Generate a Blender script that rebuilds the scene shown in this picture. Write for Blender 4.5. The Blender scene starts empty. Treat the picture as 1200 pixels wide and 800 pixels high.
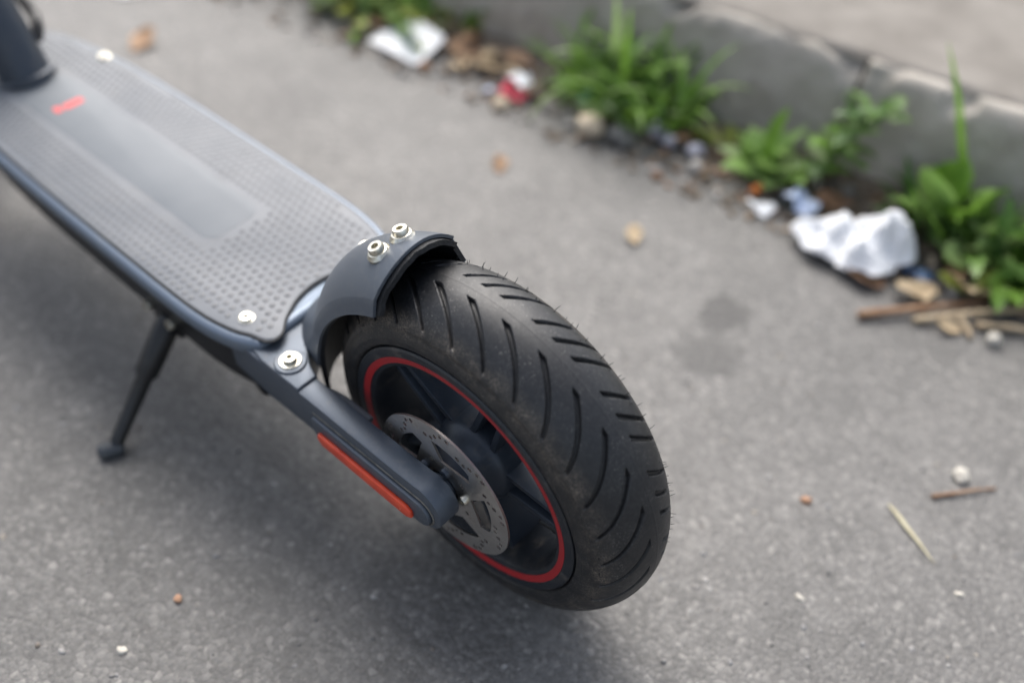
import bpy, bmesh, math, random
import numpy as np
from mathutils import Vector, Matrix, noise
R = math.radians
rnd = random.Random(7)

# ------------------------------------------------------------------ camera
sc = bpy.context.scene
yaw, pit, roll = R(-50.148), R(-42.556), R(4.265)
d = Vector((math.cos(pit)*math.cos(yaw), math.cos(pit)*math.sin(yaw), math.sin(pit)))
rt = d.cross(Vector((0, 0, 1))).normalized(); up = rt.cross(d)
r2 = math.cos(roll)*rt + math.sin(roll)*up
u2 = -math.sin(roll)*rt + math.cos(roll)*up
cam = bpy.data.cameras.new('camera'); camo = bpy.data.objects.new('camera', cam)
sc.collection.objects.link(camo); sc.camera = camo
m = Matrix(((r2.x, u2.x, -d.x, -.27983), (r2.y, u2.y, -d.y, .32724), (r2.z, u2.z, -d.z, .60599), (0, 0, 0, 1)))
camo.matrix_world = m
cam.sensor_width = 36; cam.lens = 35.544
cam.clip_start = .02; cam.clip_end = 1000
cam.dof.use_dof = True; cam.dof.focus_distance = .590; cam.dof.aperture_fstop = 2.05
cam.dof.aperture_blades = 9

# ------------------------------------------------------------------ world and sun (soft light, thin overcast)
SUN_EL, SUN_AZ = R(50), R(-42)            # azimuth measured from +X towards +Y
w = bpy.data.worlds.new('World'); sc.world = w; w.use_nodes = True
nt = w.node_tree; bg = nt.nodes['Background']
sky = nt.nodes.new('ShaderNodeTexSky'); sky.sky_type = 'NISHITA'; sky.sun_disc = False
sky.sun_elevation = SUN_EL; sky.sun_rotation = R(90) - SUN_AZ
sky.air_density = 1.0; sky.dust_density = 4.0; sky.ozone_density = 1.0
hs = nt.nodes.new('ShaderNodeHueSaturation'); hs.inputs['Saturation'].default_value = .55
nt.links.new(sky.outputs[0], hs.inputs['Color']); nt.links.new(hs.outputs[0], bg.inputs['Color'])
bg.inputs['Strength'].default_value = .11
sl = bpy.data.lights.new('sun', 'SUN'); sl.energy = 1.4; sl.angle = R(48); sl.color = (1, .965, .92)
slo = bpy.data.objects.new('sun', sl); sc.collection.objects.link(slo)
sv = Vector((math.cos(SUN_EL)*math.cos(SUN_AZ), math.cos(SUN_EL)*math.sin(SUN_AZ), math.sin(SUN_EL)))
slo.rotation_euler = sv.to_track_quat('Z', 'Y').to_euler(); slo.location = (0, 0, 4)
vs = sc.view_settings
vs.view_transform = 'Standard'; vs.look = 'None'; vs.gamma = 1; vs.use_curve_mapping = False
vs.exposure = 1.3

# ------------------------------------------------------------------ helpers
C = sc.collection
def link(name, me, mat=None, parent=None, smooth=True, label=None, cat=None, group=None, kind=None):
    o = bpy.data.objects.new(name, me); C.objects.link(o)
    if mat is not None and not me.materials: me.materials.append(mat)
    if smooth and len(me.polygons): me.polygons.foreach_set('use_smooth', [True]*len(me.polygons))
    if parent: o.parent = parent
    if label: o['label'] = label
    if cat: o['category'] = cat
    if group: o['group'] = group
    if kind: o['kind'] = kind
    return o
def mesh(name, v, f):
    me = bpy.data.meshes.new(name); me.from_pydata([tuple(map(float, q)) for q in v], [], f); me.update(); return me
def sharp(me, ang=35):
    me.set_sharp_from_angle(angle=R(ang)) if hasattr(me, 'set_sharp_from_angle') else None
def bm_mesh(bm, name):
    bmesh.ops.recalc_face_normals(bm, faces=bm.faces)
    me = bpy.data.meshes.new(name); bm.to_mesh(me); bm.free(); return me
def Z(z): return z + 127.0                                    # axle height -> scooter base
def mm(me):                                                    # mesh given in mm about the axle -> metres about the base
    me.transform(Matrix.Translation((0, 0, .127)) @ Matrix.Scale(.001, 4)); return me
def prism_bm(bm, poly, a0, a1, axis='z', bev=0, seg=2):
    """extrude a 2D polygon; axis z: poly=(x,y); axis y: poly=(x,z)"""
    n = len(poly)
    if axis == 'z': A = [(x, y, a0) for x, y in poly]; B = [(x, y, a1) for x, y in poly]
    else: A = [(x, a0, y) for x, y in poly]; B = [(x, a1, y) for x, y in poly]
    va = [bm.verts.new(q) for q in A]; vb = [bm.verts.new(q) for q in B]
    fs = [bm.faces.new(va), bm.faces.new(vb)]
    for i in range(n): fs.append(bm.faces.new((va[i], va[(i+1) % n], vb[(i+1) % n], vb[i])))
    bmesh.ops.recalc_face_normals(bm, faces=fs)
    if bev:
        ed = set()
        for f in fs[:2]: ed.update(f.edges)
        bmesh.ops.bevel(bm, geom=list(ed), offset=bev, segments=seg, affect='EDGES', profile=.5)
    return bm
def lathe_y(bm, prof, n=96, a0=0, a1=360, cx=0, cz=0):
    """prof = list of (r, y); revolve about the y axis"""
    full = abs(a1-a0) >= 360; k = n if full else n+1
    rows = []
    for i in range(k):
        a = R(a0 + (a1-a0)*i/n)
        rows.append([bm.verts.new((cx+r*math.cos(a), y, cz+r*math.sin(a))) for r, y in prof])
    for i in range(n):
        A = rows[i]; B = rows[(i+1) % k]
        for j in range(len(prof)-1): bm.faces.new((A[j], A[j+1], B[j+1], B[j]))
    return rows
def lathe_dir(bm, prof, o, ax, n=24, cap=True, flat=None):
    """prof=(r,h) revolved about axis ax at o; flat: {index:6} rows made hexagonal"""
    ax = Vector(ax).normalized(); o = Vector(o)
    t = ax.cross(Vector((0, 0, 1)) if abs(ax.z) < .9 else Vector((1, 0, 0))).normalized(); b = ax.cross(t)
    rows = []
    for j, (r, h) in enumerate(prof):
        row = []
        for i in range(n):
            a = 2*math.pi*i/n; rr = r
            if flat and j in flat:
                q = (a % (math.pi/3)) - math.pi/6; rr = r*math.cos(math.pi/6)/math.cos(q)
            row.append(bm.verts.new(o + ax*h + t*(rr*math.cos(a)) + b*(rr*math.sin(a))))
        rows.append(row)
    for j in range(len(rows)-1):
        for i in range(n): bm.faces.new((rows[j][i], rows[j][(i+1) % n], rows[j+1][(i+1) % n], rows[j+1][i]))
    if cap:
        bm.faces.new(rows[0]); bm.faces.new(list(reversed(rows[-1])))
    return rows
def tube_bm(bm, pts, rad, n=12, cap=True):
    pts = [Vector(q) for q in pts]; rows = []
    t0 = (pts[1]-pts[0]).normalized()
    nrm = t0.cross(Vector((0, 0, 1)) if abs(t0.z) < .9 else Vector((1, 0, 0))).normalized()
    for i, q in enumerate(pts):
        t = (pts[min(i+1, len(pts)-1)] - pts[max(i-1, 0)]).normalized()
        nrm = (nrm - t*nrm.dot(t)).normalized(); b = t.cross(nrm)
        r = rad[i] if isinstance(rad, (list, tuple)) else rad
        rows.append([bm.verts.new(q + nrm*(r*math.cos(2*math.pi*k/n)) + b*(r*math.sin(2*math.pi*k/n))) for k in range(n)])
    for i in range(len(rows)-1):
        for k in range(n): bm.faces.new((rows[i][k], rows[i][(k+1) % n], rows[i+1][(k+1) % n], rows[i+1][k]))
    if cap: bm.faces.new(rows[0]); bm.faces.new(list(reversed(rows[-1])))
    return bm
def bez(pts, n=16):
    """Catmull-Rom through points"""
    P = [Vector(q) for q in pts]; P = [2*P[0]-P[1]] + P + [2*P[-1]-P[-2]]; out = []
    for i in range(1, len(P)-2):
        for k in range(n):
            t = k/n; a, b, c, e = P[i-1], P[i], P[i+1], P[i+2]
            out.append(.5*((2*b) + (c-a)*t + (2*a-5*b+4*c-e)*t*t + (3*b-a-3*c+e)*t**3))
    out.append(P[-2]); return out

# ------------------------------------------------------------------ materials
def mat(name, col, rough=.5, metal=0, col2=None, scale=40, bump=0, bscale=200, dust=None, dust_amt=.5, dscale=60, spec=.5, detail=6, rough2=None):
    mt = bpy.data.materials.new(name); mt.use_nodes = True
    t = mt.node_tree; L = t.links; b = t.nodes['Principled BSDF']
    b.inputs['Roughness'].default_value = rough; b.inputs['Metallic'].default_value = metal
    b.inputs['Specular IOR Level'].default_value = spec
    tc = t.nodes.new('ShaderNodeTexCoord'); src = None
    if col2 is None: b.inputs['Base Color'].default_value = (*col, 1)
    else:
        nz = t.nodes.new('ShaderNodeTexNoise'); nz.inputs['Scale'].default_value = scale; nz.inputs['Detail'].default_value = detail
        L.new(tc.outputs['Object'], nz.inputs['Vector'])
        rp = t.nodes.new('ShaderNodeValToRGB'); rp.color_ramp.elements[0].position = .35; rp.color_ramp.elements[1].position = .68
        rp.color_ramp.elements[0].color = (*col, 1); rp.color_ramp.elements[1].color = (*col2, 1)
        L.new(nz.outputs['Fac'], rp.inputs['Fac']); src = rp.outputs['Color']
    if dust:
        nz2 = t.nodes.new('ShaderNodeTexNoise'); nz2.inputs['Scale'].default_value = dscale; nz2.inputs['Detail'].default_value = 10; nz2.inputs['Roughness'].default_value = .75
        L.new(tc.outputs['Object'], nz2.inputs['Vector'])
        r3 = t.nodes.new('ShaderNodeValToRGB'); r3.color_ramp.elements[0].position = .52; r3.color_ramp.elements[1].position = .78
        r3.color_ramp.elements[1].color = (dust_amt,)*3 + (1,)
        L.new(nz2.outputs['Fac'], r3.inputs['Fac'])
        mx = t.nodes.new('ShaderNodeMix'); mx.data_type = 'RGBA'
        L.new(r3.outputs['Color'], mx.inputs['Factor'])
        if src: L.new(src, mx.inputs['A'])
        else: mx.inputs['A'].default_value = (*col, 1)
        mx.inputs['B'].default_value = (*dust, 1); src = mx.outputs['Result']
        rm = t.nodes.new('ShaderNodeMapRange'); rm.inputs['To Min'].default_value = rough; rm.inputs['To Max'].default_value = min(1, rough+.4)
        L.new(r3.outputs['Color'], rm.inputs['Value']); L.new(rm.outputs['Result'], b.inputs['Roughness'])
    if src: L.new(src, b.inputs['Base Color'])
    if bump:
        n3 = t.nodes.new('ShaderNodeTexNoise'); n3.inputs['Scale'].default_value = bscale; n3.inputs['Detail'].default_value = 5
        L.new(tc.outputs['Object'], n3.inputs['Vector'])
        bp = t.nodes.new('ShaderNodeBump'); bp.inputs['Strength'].default_value = bump; bp.inputs['Distance'].default_value = .001
        L.new(n3.outputs['Fac'], bp.inputs['Height']); L.new(bp.outputs['Normal'], b.inputs['Normal'])
    return mt

DUST = (.30, .28, .25)
M = {}
M['paint'] = mat('dark_grey_paint', (.082, .098, .122), .44, .45, dust=DUST, dust_amt=.30, dscale=90, bump=.15, bscale=1500)
M['rail'] = mat('deck_rail_paint', (.150, .185, .235), .40, .5, dust=DUST, dust_amt=.25, dscale=90, bump=.15, bscale=1500)
M['fender'] = mat('fender_plastic', (.098, .114, .138), .42, .5, dust=DUST, dust_amt=.34, dscale=220, bump=.12, bscale=1200)
M['black'] = mat('black_plastic', (.006, .006, .007), .42, 0, dust=(.10, .10, .09), dust_amt=.2, dscale=120)
M['liner'] = mat('black_rubber_edge', (.007, .008, .010), .62, 0, dust=(.06, .06, .06), dust_amt=.4, dscale=400, bump=.6, bscale=500)
M['steel'] = mat('zinc_steel', (.68, .66, .59), .30, 1, col2=(.50, .47, .38), scale=500)
M['disc'] = mat('brake_disc_steel', (.68, .645, .60), .30, 1, col2=(.80, .77, .73), scale=60, dust=(.20, .17, .14), dust_amt=.55, dscale=70)
M['cast'] = mat('cast_black_rim', (.013, .016, .021), .40, 0, dust=(.20, .17, .14), dust_amt=.55, dscale=70, bump=.3, bscale=900)
M['hub'] = mat('hub_black', (.034, .044, .060), .38, .3, dust=(.15, .13, .11), dust_amt=.4, dscale=90)
M['red'] = mat('red_rim_paint', (.36, .016, .020), .40, 0, dust=(.12, .07, .06), dust_amt=.5, dscale=120)
M['logo'] = mat('red_print', (.62, .06, .06), .5)
M['mat'] = mat('grey_rubber_mat', (.134, .146, .163), .54, 0, col2=(.172, .182, .196), scale=22, dust=(.215, .205, .188), dust_amt=.5, dscale=26, bump=.25, bscale=1800)
M['stud'] = mat('rubber_stud', (.095, .102, .112), .55, 0, col2=(.128, .133, .140), scale=30)
M['panel'] = mat('smooth_mat_panel', (.138, .153, .168), .62, 0, col2=(.164, .178, .192), scale=18, bump=.1, bscale=1500)
M['reflector'] = mat('red_reflector', (.74, .075, .025), .22, 0, col2=(.60, .05, .02), scale=90, dust=(.3, .12, .08), dust_amt=.3, dscale=200)
M['seam'] = mat('dusty_seam', (.10, .095, .085), .9, 0, col2=(.20, .185, .16), scale=200)
M['cable'] = mat('black_cable', (.006, .006, .007), .45)
M['foot'] = mat('rubber_foot', (.035, .042, .05), .5, dust=DUST, dust_amt=.4, dscale=150)

def tyre_mat():
    mt = bpy.data.materials.new('dusty_tyre_rubber'); mt.use_nodes = True
    t = mt.node_tree; L = t.links; b = t.nodes['Principled BSDF']; N = t.nodes.new
    tc = N('ShaderNodeTexCoord'); at = N('ShaderNodeAttribute'); at.attribute_name = 'cross'   # |phi|/90
    gr = N('ShaderNodeAttribute'); gr.attribute_name = 'groove'
    def nz(s, dt=8, ro=.6):
        n = N('ShaderNodeTexNoise'); n.inputs['Scale'].default_value = s; n.inputs['Detail'].default_value = dt; n.inputs['Roughness'].default_value = ro
        L.new(tc.outputs['Object'], n.inputs['Vector']); return n.outputs['Fac']
    def ramp(v, p0, p1, c0=(0, 0, 0, 1), c1=(1, 1, 1, 1)):
        r = N('ShaderNodeValToRGB'); e = r.color_ramp.elements; e[0].position = p0; e[1].position = p1; e[0].color = c0; e[1].color = c1
        L.new(v, r.inputs['Fac']); return r.outputs['Color']
    def math_(op, a, b_):
        n = N('ShaderNodeMath'); n.operation = op; n.use_clamp = True
        for i, q in enumerate((a, b_)):
            if isinstance(q, (int, float)): n.inputs[i].default_value = q
            else: L.new(q, n.inputs[i])
        return n.outputs[0]
    def mix(f, a, b_):
        n = N('ShaderNodeMix'); n.data_type = 'RGBA'; L.new(f, n.inputs['Factor'])
        for k, q in (('A', a), ('B', b_)):
            if isinstance(q, tuple): n.inputs[k].default_value = (*q, 1)
            else: L.new(q, n.inputs[k])
        return n.outputs['Result']
    base = mix(ramp(nz(30), .35, .7), (.006, .007, .009), (.013, .014, .016))
    # worn tread carries a thin grey film, in speckles
    film = math_('MULTIPLY', ramp(nz(420, 6, .7), .46, .74), ramp(at.outputs['Fac'], .50, .66, (1, 1, 1, 1), (.25, .25, .25, 1)))
    col = mix(math_('MULTIPLY', film, .09), base, (.20, .197, .195))
    # sandy dirt caked at the shoulder: broken band
    r = N('ShaderNodeValToRGB'); e = r.color_ramp.elements
    e[0].position = .44; e[0].color = (0, 0, 0, 1); e[1].position = .60; e[1].color = (1, 1, 1, 1)
    q = e.new(.70); q.color = (.8, .8, .8, 1); q = e.new(.80); q.color = (.25, .25, .25, 1)
    L.new(at.outputs['Fac'], r.inputs['Fac'])
    patch = math_('MULTIPLY', math_('MULTIPLY', ramp(nz(90, 8, .7), .42, .62), ramp(nz(1100, 4, .65), .46, .58)), r.outputs['Color'])
    col = mix(math_('MULTIPLY', patch, .80), col, (.20, .165, .13))
    col = mix(math_('MULTIPLY', r.outputs['Color'], .10), col, (.10, .08, .06))
    speck = math_('MULTIPLY', ramp(nz(1000, 3, .6), .615, .66), ramp(nz(60, 4), .40, .60))
    col = mix(math_('MULTIPLY', speck, .5), col, (.26, .245, .225))
    # groove bottoms pulled near black, then a little grit lying in them
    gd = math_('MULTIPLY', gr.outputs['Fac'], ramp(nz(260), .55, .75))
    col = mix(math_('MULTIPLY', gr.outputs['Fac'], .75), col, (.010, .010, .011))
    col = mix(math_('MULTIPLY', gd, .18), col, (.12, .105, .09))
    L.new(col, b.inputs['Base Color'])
    rr = N('ShaderNodeMapRange'); rr.inputs['To Min'].default_value = .36; rr.inputs['To Max'].default_value = .62
    L.new(nz(140), rr.inputs['Value']); L.new(rr.outputs['Result'], b.inputs['Roughness'])
    bp = N('ShaderNodeBump'); bp.inputs['Strength'].default_value = .22; bp.inputs['Distance'].default_value = .0004
    L.new(nz(500, 4, .6), bp.inputs['Height']); L.new(bp.outputs['Normal'], b.inputs['Normal'])
    return mt
M['tyre'] = tyre_mat()

def asphalt():
    mt = bpy.data.materials.new('worn_asphalt'); mt.use_nodes = True
    t = mt.node_tree; L = t.links; b = t.nodes['Principled BSDF']; N = t.nodes.new
    tc = N('ShaderNodeTexCoord')
    def nz(s, dt=6, ro=.6):
        n = N('ShaderNodeTexNoise'); n.inputs['Scale'].default_value = s; n.inputs['Detail'].default_value = dt; n.inputs['Roughness'].default_value = ro
        L.new(tc.outputs['Object'], n.inputs['Vector']); return n.outputs['Fac']
    def ramp(v, stops):
        r = N('ShaderNodeValToRGB'); e = r.color_ramp.elements
        while len(e) > 2: e.remove(e[-1])
        e[0].position, e[0].color = stops[0][0], (*stops[0][1], 1); e[1].position, e[1].color = stops[1][0], (*stops[1][1], 1)
        for p, c in stops[2:]: q = e.new(p); q.color = (*c, 1)
        L.new(v, r.inputs['Fac']); return r.outputs['Color']
    def mix(f, a, c, mode='MIX'):
        n = N('ShaderNodeMix'); n.data_type = 'RGBA'; n.blend_type = mode
        for k, q in (('Factor', f), ('A', a), ('B', c)):
            if isinstance(q, (int, float)): n.inputs[k].default_value = q
            elif isinstance(q, tuple): n.inputs[k].default_value = (*q, 1)
            else: L.new(q, n.inputs[k])
        return n.outputs['Result']
    def vor(s, rn=1.0):
        v = N('ShaderNodeTexVoronoi'); v.inputs['Scale'].default_value = s; v.inputs['Randomness'].default_value = rn
        L.new(tc.outputs['Object'], v.inputs['Vector']); return v
    v1, v2, v3 = vor(230), vor(480), vor(75)
    sep = N('ShaderNodeSeparateColor'); L.new(v1.outputs['Color'], sep.inputs['Color'])
    stone = ramp(sep.outputs['Red'], [(0, (.118, .116, .113)), (.45, (.166, .163, .159)), (.80, (.206, .203, .198)), (.92, (.26, .255, .245)), (1, (.37, .36, .345))])
    sep2 = N('ShaderNodeSeparateColor'); L.new(v2.outputs['Color'], sep2.inputs['Color'])
    fine = ramp(sep2.outputs['Green'], [(0, (.116, .114, .111)), (.55, (.161, .158, .154)), (.88, (.191, .188, .183)), (1, (.30, .29, .27))])
    c = mix(.44, stone, fine)
    # tarry gaps between the stones
    gap = ramp(v1.outputs['Distance'], [(.40, (0, 0, 0)), (.78, (1, 1, 1))])
    c = mix(mix(1.0, gap, (.20, .20, .20), 'MULTIPLY'), c, (.070, .067, .064))
    big = ramp(nz(3.2, 5), [(.32, (.66, .652, .638)), (.68, (.96, .942, .915))])
    c = mix(1.0, c, big, 'MULTIPLY')
    mid = ramp(nz(26, 8, .7), [(.30, (.84, .84, .84)), (.70, (1.14, 1.14, 1.14))])
    c = mix(1.0, c, mid, 'MULTIPLY')
    # two old oil spots
    for (x, y, s, k) in ((.031, -.350, .030, .80), (.010, -.292, .036, .62), (.60, -.30, .05, .25)):
        mp = N('ShaderNodeMapping'); mp.inputs['Location'].default_value = (-x/s, -y/s, 0); mp.inputs['Scale'].default_value = (1/s, 1/s, 0)
        L.new(tc.outputs['Object'], mp.inputs['Vector'])
        ln = N('ShaderNodeVectorMath'); ln.operation = 'LENGTH'; L.new(mp.outputs[0], ln.inputs[0])
        ad = N('ShaderNodeMath'); ad.operation = 'MULTIPLY_ADD'; ad.inputs[1].default_value = .55; L.new(ln.outputs['Value'], ad.inputs[0])
        nn = N('ShaderNodeMath'); nn.operation = 'MULTIPLY'; L.new(nz(60), nn.inputs[0]); nn.inputs[1].default_value = .9; L.new(nn.outputs[0], ad.inputs[2])
        f = ramp(ad.outputs[0], [(.80, (k,)*3), (1.0, (0, 0, 0))])
        c = mix(f, c, (.045, .043, .042))
    L.new(c, b.inputs['Base Color'])
    b.inputs['Roughness'].default_value = .55
    # relief
    h1 = N('ShaderNodeMath'); h1.operation = 'MULTIPLY'; L.new(v1.outputs['Distance'], h1.inputs[0]); h1.inputs[1].default_value = -.9
    h2 = N('ShaderNodeMath'); h2.operation = 'ADD'; L.new(h1.outputs[0], h2.inputs[0]); L.new(nz(350, 5, .7), h2.inputs[1])
    bp = N('ShaderNodeBump'); bp.inputs['Strength'].default_value = .6; bp.inputs['Distance'].default_value = .0018
    L.new(h2.outputs[0], bp.inputs['Height']); L.new(bp.outputs['Normal'], b.inputs['Normal'])
    return mt
M['asphalt'] = asphalt()
M['kerb'] = mat('weathered_concrete', (.33, .30, .255), .85, 0, col2=(.44, .405, .355), scale=24, dust=(.20, .178, .15), dust_amt=.75, dscale=50, bump=1.0, bscale=120, detail=10)
M['pave'] = mat('pale_pavement_concrete', (.150, .136, .118), .85, 0, col2=(.215, .198, .175), scale=20, dust=(.105, .090, .074), dust_amt=.6, dscale=70, bump=.8, bscale=250, detail=9)
M['soil'] = mat('dry_soil', (.085, .066, .050), .95, 0, col2=(.20, .165, .128), scale=60, dust=(.25, .22, .185), dust_amt=.7, dscale=110, bump=1.0, bscale=220)
M['paper'] = mat('white_paper', (.80, .81, .82), .8, 0, col2=(.74, .75, .765), scale=30)
M['redfoil'] = mat('red_wrapper', (.62, .05, .09), .35)
M['ltblue'] = mat('pale_blue_film', (.48, .56, .72), .4)
M['teal'] = mat('teal_plastic', (.02, .14, .16), .4)
M['blue'] = mat('blue_plastic', (.045, .10, .20), .4)
M['orange'] = mat('orange_cork', (.66, .22, .05), .7, 0, col2=(.52, .16, .035), scale=250)
M['stoneb'] = mat('beige_stone', (.55, .44, .31), .8, 0, col2=(.68, .58, .44), scale=60, bump=.5)
M['stoned'] = mat('dark_stone', (.10, .10, .098), .8, 0, col2=(.15, .15, .145), scale=80, bump=.5)
M['stonel'] = mat('lilac_grey_stone', (.36, .36, .43), .7, 0, col2=(.46, .46, .52), scale=80, bump=.3)
M['stonew'] = mat('white_pebble', (.46, .43, .37), .7, 0, col2=(.58, .55, .49), scale=90, bump=.3)
M['stoneo'] = mat('orange_pebble', (.45, .26, .16), .8)
M['twig'] = mat('brown_bark', (.22, .115, .058), .85, 0, col2=(.32, .20, .12), scale=70, bump=.8)
M['straw'] = mat('dry_straw', (.38, .34, .22), .7, 0, col2=(.46, .43, .30), scale=80)
M['wood'] = mat('bleached_twig', (.36, .27, .17), .8, 0, col2=(.46, .37, .25), scale=70, bump=.6)
def leafmat(name, a, b2, tr=.35, rough=.45):
    mt = mat(name, a, rough, 0, col2=b2, scale=55, bump=.2, bscale=300)
    t = mt.node_tree; b = t.nodes['Principled BSDF']; out = t.nodes['Material Output']
    tl = t.nodes.new('ShaderNodeBsdfTranslucent'); mx = t.nodes.new('ShaderNodeMixShader'); mx.inputs[0].default_value = tr
    src = b.inputs['Base Color'].links[0].from_socket
    t.links.new(src, tl.inputs['Color']); t.links.new(b.outputs[0], mx.inputs[1]); t.links.new(tl.outputs[0], mx.inputs[2])
    t.links.new(mx.outputs[0], out.inputs['Surface']); return mt
M['g_dark'] = leafmat('grass_green', (0.077, 0.166, 0.025), (0.147, 0.262, 0.044))
M['g_mid'] = leafmat('fresh_green', (0.126, 0.256, 0.030), (0.217, 0.371, 0.063))
M['g_pale'] = leafmat('pale_green', (0.224, 0.333, 0.115), (0.308, 0.422, 0.172))
M['g_yel'] = leafmat('yellow_green', (0.266, 0.333, 0.057), (0.392, 0.422, 0.103))
M['g_round'] = leafmat('soft_green', (0.182, 0.320, 0.081), (0.280, 0.422, 0.127))
M['g_deep'] = leafmat('deep_green', (0.050, 0.118, 0.025), (0.091, 0.192, 0.041))
M['dead_o'] = leafmat('dead_leaf_orange', (.34, .20, .11), (.44, .29, .18), .2, .7)
M['dead_t'] = leafmat('dead_leaf_tan', (.44, .33, .20), (.56, .45, .30), .2, .7)
M['dead_b'] = leafmat('dead_leaf_brown', (.14, .075, .04), (.24, .14, .08), .15, .75)

# ------------------------------------------------------------------ setting: ground, kerb, pavement
KA = math.atan(.130)                                          # the kerb runs a little askew of the scooter
def ky(x): return -.640 + .130*(x-.062)                       # kerb foot line
g = mesh('ground', [(-150, -150, 0), (150, -150, 0), (150, 150, 0), (-150, 150, 0)], [(0, 1, 2, 3)])
link('ground', g, M['asphalt'], smooth=False, kind='structure')

KH = .130
kerb = bpy.data.objects.new('kerb', None); C.objects.link(kerb); kerb['kind'] = 'structure'
kerb.location = (.085, ky(.085), 0); kerb.rotation_euler = (0, 0, KA)
def kerb_stone(length, nx, seed, fine):
    prof = []                                                  # (v, z) v = into the pavement (negative y)
    for z in np.linspace(-.03, KH-.014, 26 if fine else 5): prof.append((.012*(z/KH), z))
    for a in np.linspace(0, 90, 8 if fine else 3)[1:]: prof.append((.012+.013*(1-math.cos(R(a))), KH-.014+.014*math.sin(R(a))))
    for v in np.linspace(.03, .15, 22 if fine else 3): prof.append((v, KH))
    prof.append((.15, -.03))
    v = []; f = []; n = len(prof)
    for i in range(nx+1):
        x = length*i/nx
        edge = min(x, length-x); rd = .0022*math.exp(-edge/.004)
        for j, (a, z) in enumerate(prof):
            q = Vector((x*1.0 + seed*3.1, a*1.0, z))
            dz = dy = 0
            if fine and j < n-1:
                k = noise.noise(q*22)*.0026 + noise.noise(q*60)*.0020 + noise.noise(q*150)*.0014
                chip = max(0, noise.noise(q*30 + Vector((7, 3, 1)))-.14)*.020*math.exp(-((a-.016)**2+(z-KH)**2)/.0007)
                if z > KH-.002 and a > .03: dz = k*.5 - chip
                else: dy = k + chip; dz = -chip*.9
            v.append((x + (rd if x < length/2 else -rd), -(a+rd+dy), z-rd*.5+dz))
    for i in range(nx):
        for j in range(n-1): f.append((i*n+j, (i+1)*n+j, (i+1)*n+j+1, i*n+j+1))
    f.append(tuple(range(n-1, -1, -1))); f.append(tuple(nx*n+j for j in range(n)))
    return mesh('kerb_stone', v, f)
for k in range(-6, 7):
    fine = k in (-1, 0)
    me = kerb_stone(.999, 220 if fine else 12, k, fine)
    o = link('kerb_stone', me, M['kerb'], kerb); o.location = (k*1.0+.0005, .003 if k % 2 else 0, 0)
    bm = bmesh.new(); bm.from_mesh(me); bmesh.ops.recalc_face_normals(bm, faces=bm.faces); bm.to_mesh(me); bm.free()
# pale top skin of kerb and pavement
def pave_sheet():
    v = []; f = []; nx, ny = 150, 60
    xs = np.linspace(-1.6, 1.6, nx+1); ys = [.0225, .026, .031] + [.031+.536*(j/ny)**1.6 for j in range(3, ny+1)]
    for x in xs:
        for j, y in enumerate(ys):
            q = Vector((x, y, 0)); e = 0
            y2 = y + ((noise.noise(q*18)*.006+noise.noise(q*55)*.006) if j < 2 else 0)
            z = KH+.0035 +  noise.noise(q*25)*.0012+noise.noise(q*90)*.0006 - ((.007, .0025, .0005)[j] if j < 3 else 0)
            v.append((x, -y2, z))
    for i in range(nx):
        for j in range(ny): a = i*(ny+1)+j; f.append((a, a+1, a+ny+2, a+ny+1))
    b = len(v)
    for (x0, x1, y0, y1) in ((-80, 80, .567, 60), (-80, -1.6, .017, .567), (1.6, 80, .017, .567)):
        n = len(v); v += [(x0, -y0, KH+.0035), (x1, -y0, KH+.0035), (x1, -y1, KH+.0035), (x0, -y1, KH+.0035)]; f.append((n, n+3, n+2, n+1))
    return mesh('pavement', v, f)
pv = link('pavement', pave_sheet(), M['pave'], kind='structure'); pv.location = kerb.location; pv.rotation_euler = kerb.rotation_euler
bm = bmesh.new(); bm.from_mesh(pv.data); bmesh.ops.recalc_face_normals(bm, faces=bm.faces)
for fc in bm.faces:
    if fc.normal.z < 0: fc.normal_flip()
bm.to_mesh(pv.data); bm.free()

# soil gathered in the gutter
def soil():
    v = []; f = []; nx, ny = 420, 40
    for i in range(nx+1):
        x = -1.2 + 2.9*i/nx
        wd = .095 + .030*noise.noise(Vector((x*5, 1, 0))) + .022*noise.noise(Vector((x*16, 4, 0))) - .12*min(.25, max(0, (x-.42)))
        if x < 0: wd += .05*min(1, -x/.15)
        for j in range(ny+1):
            t = j/ny; y = ky(x) - .01 + wd*t
            q = Vector((x, y, 0))
            h = .016*(1-t)**1.3 + noise.noise(q*40)*.005*(1-t)**1.5+(noise.noise(q*140)*.0025+noise.noise(q*300)*.003)*min(1, .4+(1-t)*2) - .0022*t + .0006 - .006*max(0, t-.85)*6
            v.append((x, y, h))
    for i in range(nx):
        for j in range(ny): a = i*(ny+1)+j; f.append((a, a+ny+1, a+ny+2, a+1))
    return mesh('soil', v, f)
so = link('soil', soil(), M['soil'], kind='stuff', label='dark crumbly soil gathered in the gutter at the kerb foot', cat='soil')

def pebble_geo(bm, c, s, seed, n=1):
    r = random.Random(seed)
    res = bmesh.ops.create_icosphere(bm, subdivisions=n, radius=1)
    sx, sy, sz = s; rot = Matrix.Rotation(r.uniform(0, 6.28), 3, 'Z')
    off = Vector((r.random()*50, r.random()*50, 0))
    for vv in res['verts']:
        k = 1+.55*noise.noise(vv.co*1.2+off)+.2*noise.noise(vv.co*2.7+off)
        q = Vector((vv.co.x*sx*k, vv.co.y*sy*k, vv.co.z*sz*k)); vv.co = rot @ q + Vector(c)
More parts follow.
